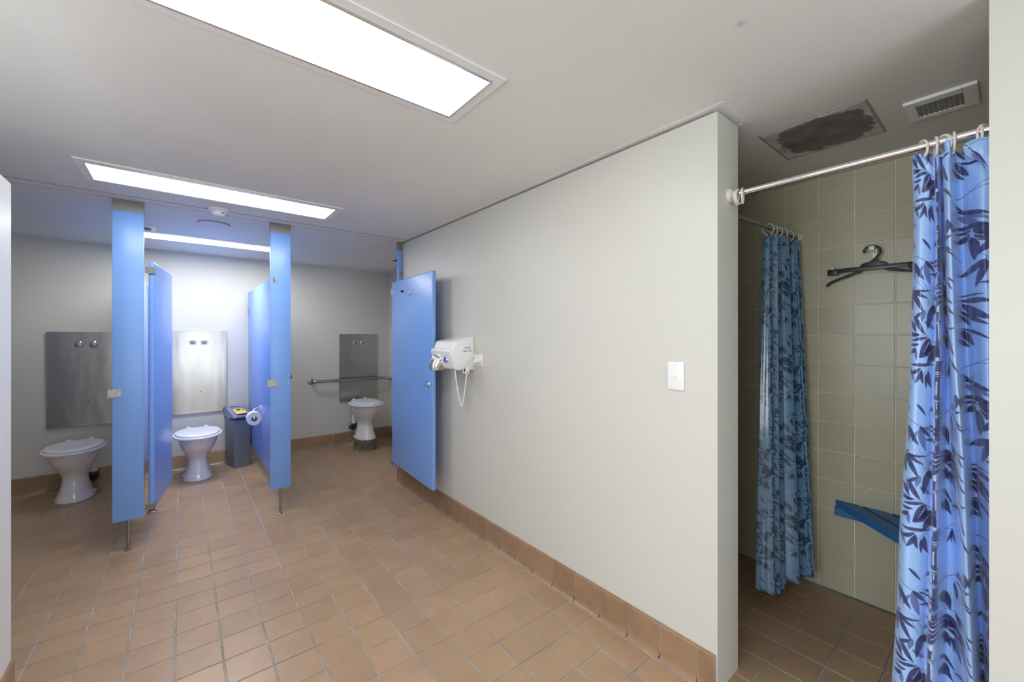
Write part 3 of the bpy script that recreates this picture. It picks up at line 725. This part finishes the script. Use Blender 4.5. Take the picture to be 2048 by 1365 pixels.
def c1(l): return [(a[0], a[1]-1301, a[2], a[3]-1301, *a[4:]) for a in l]
random.seed(11)
mids = [(120, 120, 185, 255, 34), (300, -381, 270, -271, 50), (480, 610, 550, 745, 34), (470, 930, 650, 945, 80), (585, 1000, 660, 1110, 38), (580, 1020, 575, 1160, 22), (530, 1050, 480, 1105, 22), (760, 260, 880, 370, 48), (790, 240, 930, 340, 36)]
mids += c1([(205, 1265, 215, 1360, 36), (185, 965, 200, 1090, 32), (300, 1020, 390, 1095, 34), (175, 490, 195, 655, 36), (290, 540, 225, 650, 32), (310, 505, 360, 712, 54), (400, 370, 480, 320, 34), (400, 640, 475, 600, 30), (400, 840, 420, 780, 40), (400, 740, 478, 690, 36)])
for l in mids: leaf(*l[:4], l[4]*1.12, 1)
# bamboo cane: pale body with dark shading, ringed by nodes
nodes = [165, 392, 520, 748, 1165]
def cane(y0, y1, xl0, xr0, xl1, xr1, tone, core=None):
    for y in range(int(y0), int(y1)):
        k = (y-y0)/(y1-y0); fl_ = 1+.35*(abs(2*k-1)**6)
        l, r = to_s(xl0*(1-k)+xl1*k, y), to_s(xr0*(1-k)+xr1*k, y); c_ = (l+r)/2; h_ = (r-l)/2*fl_
        X = np.arange(int(c_-h_-2), int(c_+h_+2)); m_ = np.clip(h_-np.abs(X-c_)+.5, 0, 1)[None, :]*.92
        blend(m_, (DARK, MID, PALE)[tone], y, X[0])
cane(-110, 1330, 395, 462, 345, 440, 2)
cane(178, 385, 400, 456, 398, 448, 0); cane(235, 350, 416, 430, 412, 428, 2)
cane(402, 512, 410, 452, 410, 452, 0); cane(425, 470, 424, 432, 424, 432, 2)
cane(530, 738, 412, 456, 408, 455, 0); cane(760, 830, 408, 450, 405, 450, 0)
cane(1080, 1158, 372, 420, 380, 412, 0); cane(1180, 1326, 366, 405, 372, 408, 0); cane(-110, 30, 408, 448, 410, 450, 0); cane(60, 150, 425, 470, 400, 460, 0)
for ny in nodes:
    for dy, tone, wd in ((-8, 0, 9), (2, 2, 8), (12, 0, 7), (18, 2, 4)):
        xs = [390, 412, 430, 450, 468]; off = -(ny-165)*.03
        twig([(x+off, ny+dy+(6 if 0 < i < 4 else 0)) for i, x in enumerate(xs)], wd, tone)
dark = c1([(330, 1165, 150, 1190, 26), (245, 1218, 130, 1222, 22), (345, 1172, 240, 1335, 74), (392, 1235, 245, 1340, 62), (398, 1250, 320, 1400, 58), (400, 1230, 440, 1330, 50), (210, 1255, 125, 1300, 32), (255, 1135, 130, 1105, 18), (255, 1138, 130, 1142, 22),
     (140, 1010, 215, 1120, 30), (212, 985, 312, 1140, 38), (280, 943, 180, 1000, 28), (382, 880, 330, 1090, 48), (370, 890, 400, 960, 40), (155, 748, 375, 755, 20), (155, 745, 335, 828, 30), (160, 765, 292, 948, 42), (165, 770, 172, 920, 34), (158, 770, 145, 885, 20), (155, 742, 205, 712, 10),
     (188, 500, 300, 665, 42), (310, 500, 402, 600, 28), (280, 305, 370, 410, 22), (178, 145, 210, 195, 12), (172, 310, 195, 388, 14), (400, 500, 480, 510, 24), (400, 540, 480, 560, 22),
     (485, 1140, 565, 1275, 38), (645, 1150, 568, 1190, 24), (650, 1150, 705, 1310, 28), (640, 1085, 710, 1082, 16)])
dark += [(262, 128, 115, 172, 32), (268, 150, 185, 262, 36), (265, 140, 285, 268, 32), (310, 180, 312, 305, 22), (335, 150, 365, 305, 32), (380, 95, 115, 95, 26),
     (565, 90, 505, 220, 20), (562, 95, 560, 218, 15), (568, 92, 602, 202, 20), (640, 30, 735, 150, 20), (700, 320, 680, 452, 48), (735, 350, 745, 430, 24), (590, 465, 742, 460, 34), (600, 440, 690, 440, 30), (595, 515, 752, 592, 22), (600, 520, 792, 662, 15), (575, 540, 602, 670, 30), (658, 575, 660, 662, 17), (680, 610, 700, 742, 12),
     (470, 620, 540, 802, 48), (580, 790, 690, 852, 24), (590, 800, 650, 897, 22), (688, 800, 770, 850, 14), (690, 820, 752, 908, 16), (465, 850, 640, 908, 32), (465, 880, 700, 952, 36), (520, 975, 682, 1015, 28), (490, 990, 545, 1122, 36), (545, 1030, 646, 1184, 36), (600, 930, 756, 1026, 24), (620, 950, 772, 1112, 32), (660, 990, 720, 1192, 30), (470, 940, 600, 925, 46),
     (470, 1170, 552, 1262, 20), (500, 1240, 588, 1312, 18), (490, 1268, 545, 1362, 22), (465, 1290, 500, 1368, 16),
     (360, 855, 470, 835, 24), (360, 885, 470, 880, 26), (355, 920, 465, 905, 24), (355, 985, 465, 940, 34), (345, 1035, 460, 985, 36), (300, 750, 450, 742, 16), (345, 660, 295, 638, 10),
     (745, 370, 930, 378, 34), (840, 400, 960, 450, 70), (830, 460, 848, 660, 52), (945, 510, 870, 615, 42), (822, 430, 755, 502, 38), (832, 402, 750, 420, 24), (850, 440, 950, 530, 56), (750, 220, 940, 300, 30), (735, 160, 800, 232, 18), (912, 665, 775, 787, 42), (916, 678, 858, 882, 40), (945, 855, 865, 853, 14),
     (785, 948, 905, 942, 14), (790, 985, 950, 1010, 38), (795, 1010, 950, 1150, 50), (790, 1070, 930, 1192, 30), (790, 1110, 842, 1206, 22), (800, 1220, 940, 1318, 20), (802, 1232, 862, 1362, 38), (795, 1312, 842, 1380, 26)]
for l in dark: leaf(*l[:4], l[4]*1.22, 0)
# a few pale centre lines and hairlines inside the masses
for l in c1([(345, 1190, 280, 1300, 6), (392, 1262, 330, 1330, 5)])+[(830, 420, 900, 470, 6), (850, 470, 890, 500, 5), (520, 955, 600, 940, 5)]: leaf(*l, 2)
for tw, wd in ((([(255, -166), (320, -150), (395, -88)]), 4), (([(165, -856), (230, -846), (290, -810)]), 3), (([(262, -641), (330, -560), (385, -471)]), 3), (([(380, 95), (340, 130), (290, 178)]), 4), (([(470, 110), (520, 90), (580, 40), (640, 15)]), 4), (([(565, 90), (490, 105)]), 4),
        (([(470, 520), (530, 505), (590, 465)]), 5), (([(470, 520), (560, 520), (600, 540)]), 3), (([(470, 790), (560, 792), (620, 765)]), 4), (([(740, 125), (820, 75), (930, 60)]), 5), (([(740, 125), (840, 60), (930, 12)]), 4), (([(870, 610), (900, 630), (925, 668)]), 4), (([(90, 570), (200, 610), (320, 660)]), 3), (([(150, 790), (230, 880), (290, 1010)]), 3), (([(330, 1130), (300, 1250)]), 3)):
    twig(tw, wd)

def add_print(me, S, V, mute=0):
    # S, V arrays of print coordinates per vertex (units), bilinear sample
    x = S % W_; y = V % PH
    x0 = np.floor(x).astype(int); y0 = np.floor(y).astype(int); fx = (x-x0)[:, None]; fy = (y-y0)[:, None]
    g_ = lambda yy, xx: img[yy % PH, xx % W_]
    c = g_(y0, x0)*(1-fx)*(1-fy)+g_(y0, x0+1)*fx*(1-fy)+g_(y0+1, x0)*(1-fx)*fy+g_(y0+1, x0+1)*fx*fy
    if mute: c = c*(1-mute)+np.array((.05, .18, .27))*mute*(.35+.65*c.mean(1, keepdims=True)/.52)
    at = me.color_attributes.new('print', 'FLOAT_COLOR', 'POINT')
    at.data.foreach_set('color', np.concatenate([c, np.ones((len(c), 1))], 1).astype(np.float32).ravel())
def grid_mesh(name, P, nr, nc):
    me = bpy.data.meshes.new(name)
    me.vertices.add(nr*nc); me.vertices.foreach_set('co', P.astype(np.float32).ravel())
    i, j = np.meshgrid(np.arange(nr-1), np.arange(nc-1), indexing='ij'); a = (i*nc+j).ravel()
    q = np.stack([a, a+1, a+nc+1, a+nc], 1).astype(np.int32)
    nf = len(q); me.loops.add(nf*4); me.loops.foreach_set('vertex_index', q.ravel())
    me.polygons.add(nf); me.polygons.foreach_set('loop_start', np.arange(0, nf*4, 4, dtype=np.int32))
    me.polygons.foreach_set('use_smooth', np.ones(nf, dtype=bool)); me.update(calc_edges=True); me.materials.append(M['print'])
    return me

# ---- front curtain: hangs from the rod at X = 1.812; fold lines as Y positions at several heights
FZ = [2.03, 1.80, 1.33, .90, .40, .08]
FY = [[.2051, .1540, .1425, .1375, .1140, .036], [.2008, .1495, .1375, .1322, .1122, .036], [.2106, .1565, .1350, .1165, .0955, .030], [.2300, .1625, .1405, .0980, .0780, .026], [.2500, .1740, .1445, .0880, .0625, .022], [.262, .180, .147, .084, .054, .018]]
sB = [0, 270, 360, 535, 620, 815, 1000]
for r_ in FY: r_.append(r_[5]-.045)
nc, nr = 300, 1300
Z = np.linspace(2.038, .08, nr); Sx = np.linspace(0, 1000, nc)
bY = np.stack([np.interp(Z, FZ[::-1], [r_[k] for r_ in FY][::-1]) for k in range(7)], 1)
# profile control points (s, x offset): negative = towards the room
ps = np.array([0, 25, 90, 180, 245, 270, 300, 335, 360, 385, 440, 500, 535, 560, 590, 612, 622, 650, 700, 770, 830, 900, 1000.])
pxo = np.array([.020, .004, -.014, -.010, .004, .014, -.014, -.018, .008, .040, .046, .026, .000, -.034, -.046, -.028, .026, .056, .026, -.012, .002, .020, .0])
from math import floor
def smooth_interp(x, xp, fp):
    # cubic Hermite with finite-difference slopes
    d = np.gradient(fp, xp)*.8; i = np.clip(np.searchsorted(xp, x)-1, 0, len(xp)-2); h = xp[i+1]-xp[i]; t_ = (x-xp[i])/h
    return (2*t_**3-3*t_**2+1)*fp[i]+(t_**3-2*t_**2+t_)*h*d[i]+(-2*t_**3+3*t_**2)*fp[i+1]+(t_**3-t_**2)*h*d[i+1]
off = smooth_interp(Sx, ps, pxo)
P = np.zeros((nr, nc, 3))
for r in range(nr):
    yy = np.interp(Sx, sB, bY[r]); z = Z[r]
    amp = np.interp(z, [.1, 1.0, 1.8, 2.0], [1.5, 1.4, 1.15, .6])
    wob = .004*np.sin(z*5+Sx*.006)+.0025*np.sin(z*13+Sx*.02)
    P[r, :, 0] = RX + off*amp + wob - .006*np.interp(z, [.1, 2.0], [1.6, 0])
    # narrow accordion drift of the fold edges
    P[r, :, 1] = yy + .0012*np.sin(z*9+Sx*.012)
    P[r, :, 2] = z
# scalloped top edge hanging between the rings, hem a little uneven
top = np.interp(Sx, [0, 60, 150, 270, 330, 420, 540, 590, 640, 700, 780, 1000], [0, .0, -.004, -.010, .0, -.010, .010, .018, -.012, -.022, .004, .010])
wgt = np.clip((P[:, :, 2]-1.85)/.19, 0, 1)**2
P[:, :, 2] += top[None, :]*wgt
# crumples just below the rings
P[:, :, 0] += .006*wgt*np.sin(Sx[None, :]*.045+P[:, :, 2]*60)
me = grid_mesh('shower_curtain', P, nr, nc)
Vv = (((1.46-Z)*814/1.25+674)-1045)*4.265
Vv = Vv*(.504/.504)
SS, VV = np.meshgrid(Sx, Vv); add_print(me, SS.ravel(), VV.ravel())
o = bpy.data.objects.new('shower_curtain', me); C.objects.link(o)
tag(o, 'bright blue curtain with navy bamboo print bunched at the shower entrance', 'shower curtain')

# folded-over flap of the same cloth near the wall edge
fr_ = 60; fc = 50; P = np.zeros((fr_, fc, 3))
for r in range(fr_):
    for c in range(fc):
        u, v = c/(fc-1), r/(fr_-1)
        y = .092-.056*u-.004*v*(1-u); z = 2.022-.085*v*(.35+.95*u) + .012*math.sin(u*3)
        P[r, c] = (RX-.030-.014*math.sin(PI*v)-.004*math.sin(u*9+v*4), y, z)
me = grid_mesh('flap', P, fr_, fc); SS, VV = np.meshgrid(np.linspace(560, 860, fc), np.linspace(40, 330, fr_)); add_print(me, SS.ravel(), VV.ravel())
f_o = bpy.data.objects.new('flap', me); C.objects.link(f_o); f_o.parent = o

# ---- inner curtain, shorter arc, hanging along X under the inner rod
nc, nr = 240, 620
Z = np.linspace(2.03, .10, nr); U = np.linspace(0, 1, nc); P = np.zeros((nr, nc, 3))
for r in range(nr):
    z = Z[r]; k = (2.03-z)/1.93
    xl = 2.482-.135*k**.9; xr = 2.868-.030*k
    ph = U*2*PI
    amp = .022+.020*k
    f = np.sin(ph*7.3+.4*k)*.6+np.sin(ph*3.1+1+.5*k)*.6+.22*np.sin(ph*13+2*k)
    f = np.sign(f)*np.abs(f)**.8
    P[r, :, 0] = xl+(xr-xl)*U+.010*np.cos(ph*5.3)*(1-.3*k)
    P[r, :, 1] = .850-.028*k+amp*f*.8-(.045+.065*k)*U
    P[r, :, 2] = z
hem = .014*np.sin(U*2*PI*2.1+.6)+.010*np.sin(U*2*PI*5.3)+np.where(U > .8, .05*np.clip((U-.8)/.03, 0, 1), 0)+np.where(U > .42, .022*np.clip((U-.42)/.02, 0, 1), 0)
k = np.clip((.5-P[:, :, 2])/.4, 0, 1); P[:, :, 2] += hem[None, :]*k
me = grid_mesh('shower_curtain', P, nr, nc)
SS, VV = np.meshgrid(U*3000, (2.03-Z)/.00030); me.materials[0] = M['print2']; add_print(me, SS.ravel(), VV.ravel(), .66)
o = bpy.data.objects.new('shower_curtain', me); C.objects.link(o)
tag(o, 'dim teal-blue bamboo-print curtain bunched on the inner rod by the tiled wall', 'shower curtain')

# ------------------------------------------------------------------ slatted corner bench (45 degrees to the walls)
t = thing('corner_bench', 'blue slatted corner bench on the tiled shower wall', 'bench', (2.904, 0, .49))
# slat k meets the wall between ya and yb (world y), runs at 45 degrees towards -x,-y to the near wall y=-.195
for ya, yb in ((.638, .540), (.518, .420), (.398, .300), (.278, .180), (.158, .060), (.038, -.060)):
    yn = -.190
    q_ = [(0, ya), (0, yb), (-(yb-yn), yn), (-(ya-yn), yn)]
    MB().prism(q_[::-1], 0, .038, 'z').build('slat', 'bench', t)
MB().box((-.018, -.185, -.045), (-.001, .640, -.0005), .001, seg=1).build('wall_cleat', 'bench', t)
MB().box((-.80, -.190, -.045), (-.02, -.172, -.0005), .001, seg=1).build('wall_cleat', 'bench', t)

# ------------------------------------------------------------------ coat hanger and its hook (plane X ~ 2.87)
t = thing('wall_hook', 'small white metal hook on the shower wall', 'hook', (2.904, .468, 1.885))
MB().box((-.003, -.009, -.028), (0, .009, .05), .001, seg=1).build('plate', 'white', t)
MB().tube([(-.002, .003, .045), (-.018, .004, .052), (-.036, .006, .053), (-.046, .007, .046)], .005, 8).box((-.052, -.006, .038), (-.030, .018, .060), .002).build('hook_arm', 'white', t)
MB().lathe([(.0035, 0), (.0035, .001), (0, .001)], 10, T(-.003, 0, .030) @ R('Y', -90)).build('screw', 'hole', t)
t = thing('coat_hanger', 'black plastic coat hanger with clips hanging on the shower wall', 'hanger', (2.866, .468, 1.83))
hkp = [(0, .035+.0, .083), (0, .040, .095), (0, .028, .112), (0, .008, .118), (0, -.014, .112), (0, -.028, .094), (0, -.026, .072), (0, -.012, .052), (0, .005, .036), (0, .018, .024)]
MB().tube(smooth(hkp, 2), .0058, 10).build('hook', 'dkplastic', t)
MB().prism([(.062, .000), (.050, .022), (.040, .028), (.005, .034), (-.010, .052), (-.020, .052), (-.018, .030), (-.042, .028), (-.054, .018), (-.066, -.002), (-.05, -.012), (.05, -.010)], -.006, .006, 'x', bev=.0025).build('centre_plate', 'dkplastic', t)
bp = MB().box((-.010, -.175, -.012), (-.002, .190, .010), .002).build('clip_bar', 'dkplastic', t)
for sy in (.172, -.160):
    c_ = MB().box((-.018, sy-.024, -.024), (.004, sy+.024, .008), .004).build('clip', 'black', t)
    MB().box((-.012, sy-.006, .007), (-.002, sy+.010, .022), .001, seg=1).build('clip_spring', 'bracket', c_)
for s_ in (1, -1):
    ap = [(.004, s_*.050, -.012), (.004, s_*.075, -.020), (.006, s_*.13, -.040), (.010, s_*.175, -.056), (.012, s_*.197, -.068), (.012, s_*.206, -.082)]
    if s_ < 0: ap = [(.004, -.045, -.012), (.004, -.075, -.020), (.006, -.12, -.028), (.010, -.175, -.040), (.012, -.20, -.054), (.012, -.208, -.068)]
    MB().tube(smooth(ap, 2), .0068, 10).build('shoulder_arm', 'dkplastic', t)
